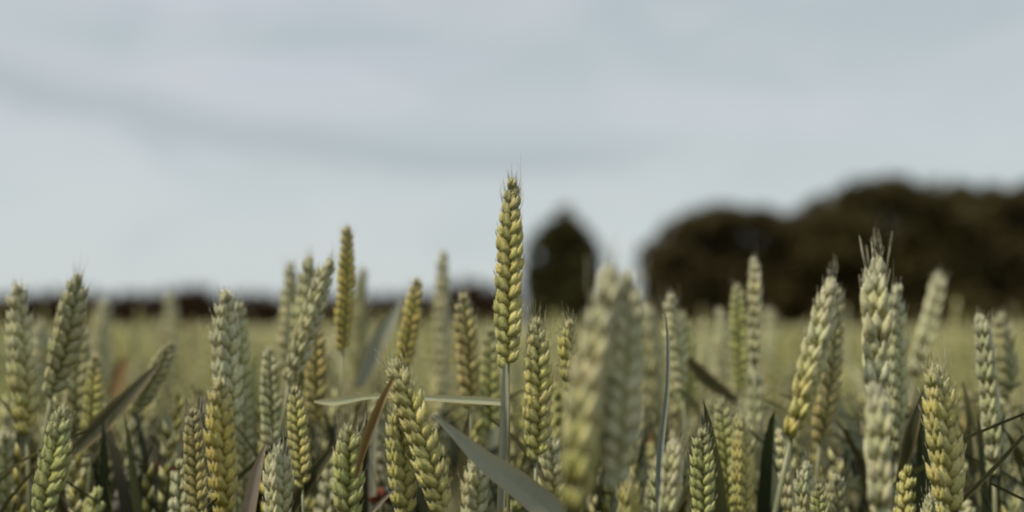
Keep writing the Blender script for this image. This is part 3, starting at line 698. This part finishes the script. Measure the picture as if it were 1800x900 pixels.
EARS_T = [tri_arrays(lump_ear(k)) for k in range(4)]
BL_T = [tri_arrays(cheap_blade(k)) for k in range(24)]
ST_T = tri_arrays(cheap_stem())

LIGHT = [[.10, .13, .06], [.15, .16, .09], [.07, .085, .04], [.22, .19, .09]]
SHADE_DARK = [[.05, .065, .03], [.09, .10, .045], [.07, .065, .03], [.16, .15, .07]]  # blade colours darkened to stand in for shade deep in the crop
def crop_mass(name, label, pos, ztip, share, nblade, blades=LIGHT, lift=0.0, ceil=120):
    """joins every plant at pos into one mesh: ear, stem and blades; material 0 husk, 1 blade"""
    VV = []; TT = []; AA = []; CC = []; MM_ = []; off = 0
    n = len(pos); tints = np.array([TINT[k] for k in CTINT])
    def put(var, idx, ang, scl, lx, ly, base, col, mi):
        nonlocal off
        v, t, a = var; k = len(idx)
        if k == 0: return
        ca, sa = np.cos(ang)[:, None], np.sin(ang)[:, None]
        x = (v[:, 0][None] * ca - v[:, 1][None] * sa) * scl[:, None]; y = (v[:, 0][None] * sa + v[:, 1][None] * ca) * scl[:, None]; z = v[:, 2][None] * scl[:, None]
        x = x + lx[:, None] * z + base[:, 0:1]; y = y + ly[:, None] * z + base[:, 1:2]; z = z + base[:, 2:3]
        VV.append(np.stack([x, y, z], -1).reshape(-1, 3)); nv = len(v)
        TT.append((t[None] + (off + np.arange(k) * nv)[:, None, None]).reshape(-1, 3)); off += k * nv
        AA.append(np.tile(a, k)); CC.append(np.repeat(col, nv, 0)); MM_.append(np.full(k * len(t), mi, np.int32))
    lean = rng.uniform(-.25, .25, (n, 2)); s = rng.uniform(.8, 1.12, n)
    base = np.stack([pos[:, 0], pos[:, 1], ztip - .085 * s], -1); var = rng.integers(0, len(EARS_T), n)
    col = tints[rng.integers(0, len(tints), n)] * rng.uniform(.45, .85, (n, 1)) * np.array([[1.0, .99, .72]]); var[rng.random(n) > share] = -1
    for k in range(len(EARS_T)):
        i = np.nonzero(var == k)[0]; put(EARS_T[k], i, rng.uniform(0, 6.28, len(i)), s[i], lean[i, 0], lean[i, 1], base[i], col[i], 0)
    al = np.arange(n); scol = np.array([.27, .28, .15] if share > .5 else [.12, .11, .06]) * rng.uniform(.8, 1.15, (n, 1))  # masses with few ears get darker stems, shade put into the colour
    put(ST_T, al, rng.uniform(0, 6.28, n), np.ones(n), lean[:, 0] * .15, lean[:, 1] * .15, base, scol, 1)
    lc = np.array(blades)
    for _ in range(nblade):
        var = rng.integers(0, len(BL_T), n)
        for k in range(len(BL_T)):
            i = np.nonzero(var == k)[0]; bb = base[i] + np.array([[0, 0, lift]]) - np.array([[0, 0, 1]]) * rng.uniform(0, .25, (len(i), 1)); sc_b = rng.uniform(.8, 1.2, len(i))
            tall = CAM_Z - K * np.hypot(bb[:, 0], bb[:, 1]) * rng.uniform(ceil, ceil + 140, len(i))      # blades stay below the ears
            bb[:, 2] = np.minimum(bb[:, 2], tall - BL_T[k][0][:, 2].max() * sc_b)
            put(BL_T[k], i, rng.uniform(0, 6.28, len(i)), sc_b, lean[i, 0] * .1, lean[i, 1] * .1, bb, lc[rng.integers(0, 4, len(i))] * rng.uniform(.8, 1.2, (len(i), 1)), 1)
    v = np.concatenate(VV); t = np.concatenate(TT); a = np.concatenate(AA); c = np.concatenate(CC); mi = np.concatenate(MM_)
    me = bpy.data.meshes.new(name); me.vertices.add(len(v)); me.vertices.foreach_set('co', v.astype(np.float32).ravel())
    me.loops.add(len(t) * 3); me.loops.foreach_set('vertex_index', t.astype(np.int32).ravel())
    me.polygons.add(len(t)); me.polygons.foreach_set('loop_start', np.arange(0, len(t) * 3, 3, dtype=np.int32)); me.polygons.foreach_set('loop_total', np.full(len(t), 3, np.int32))
    me.materials.append(M_GLA); me.materials.append(M_LEAFA)
    me.polygons.foreach_set('material_index', mi); me.polygons.foreach_set('use_smooth', np.ones(len(t), bool))
    me.update(calc_edges=True)
    at_ = me.attributes.new('along', 'FLOAT', 'POINT'); at_.data.foreach_set('value', a.astype(np.float32))
    at_ = me.attributes.new('tint', 'FLOAT_COLOR', 'POINT'); at_.data.foreach_set('color', np.concatenate([c, np.ones((len(c), 1))], 1).astype(np.float32).ravel())
    o = link(name, me); o['kind'] = 'stuff'; tag(o, label, 'wheat crop'); return o

def wedge(n, r0, r1, half, power=2.0):
    r = (rng.uniform(r0 ** power, r1 ** power, n)) ** (1 / power); a = rng.uniform(-half, half, n)
    return np.stack([r * np.sin(a), r * np.cos(a)], -1)
# undergrowth among and behind the front ears: short tillers that stay below the picture's lower edge when close
def around(n, r0, r1):
    r = np.sqrt(rng.uniform(r0 ** 2, r1 ** 2, n)); a = rng.uniform(-math.pi, math.pi, n); return np.stack([r * np.sin(a), r * np.cos(a)], -1)
pn = around(2600, .16, 1.5); rr = np.hypot(pn[:, 0], pn[:, 1]); ang = np.abs(np.arctan2(pn[:, 0], pn[:, 1]))
zn = np.where((ang < .62) | (rr < .3), CAM_Z - K * np.maximum(rr, .3) * (400 + 60 * rng.random(len(rr))), .83) - rng.uniform(0, .06, len(rr))
zn = np.minimum(zn, .84)
crop_mass('low_wheat_tillers', 'short tillers and leaf blades coloured dark for the shaded gaps between the front stems', pn, zn, 0.25, 6, SHADE_DARK, .10, 420)
pn = wedge(2600, .80, 1.45, .60); rr = np.hypot(pn[:, 0], pn[:, 1])
zn = CAM_Z - K * rr * rng.uniform(110, 400, len(rr))
crop_mass('wheat_undergrowth', 'tangle of blades coloured dark for shade low behind the front ears', pn, zn, 0.35, 8, SHADE_DARK, .13, 95)
pn = wedge(4200, 1.40, 4.2, .56); zn = rng.normal(.868, .032, len(pn)); zn = np.minimum(zn, .925)
tall_ones = (rng.random(len(pn)) < .07) & (np.hypot(pn[:, 0], pn[:, 1]) > 1.9); zn = np.where(tall_ones, rng.uniform(.90, .955, len(pn)), zn)
crop_mass('standing_wheat', 'mass of soft wheat ears standing behind the ears that can be told apart', pn, zn, 1, 5, LIGHT, .08, 70)
pn = wedge(9000, 4.0, 16, .52, 1.6); zn = np.minimum(rng.normal(.835, .022, len(pn)), .875)
crop_mass('distant_wheat', 'distant wheat ears merging into the pale field before the hedge', pn, zn, 1, 0)
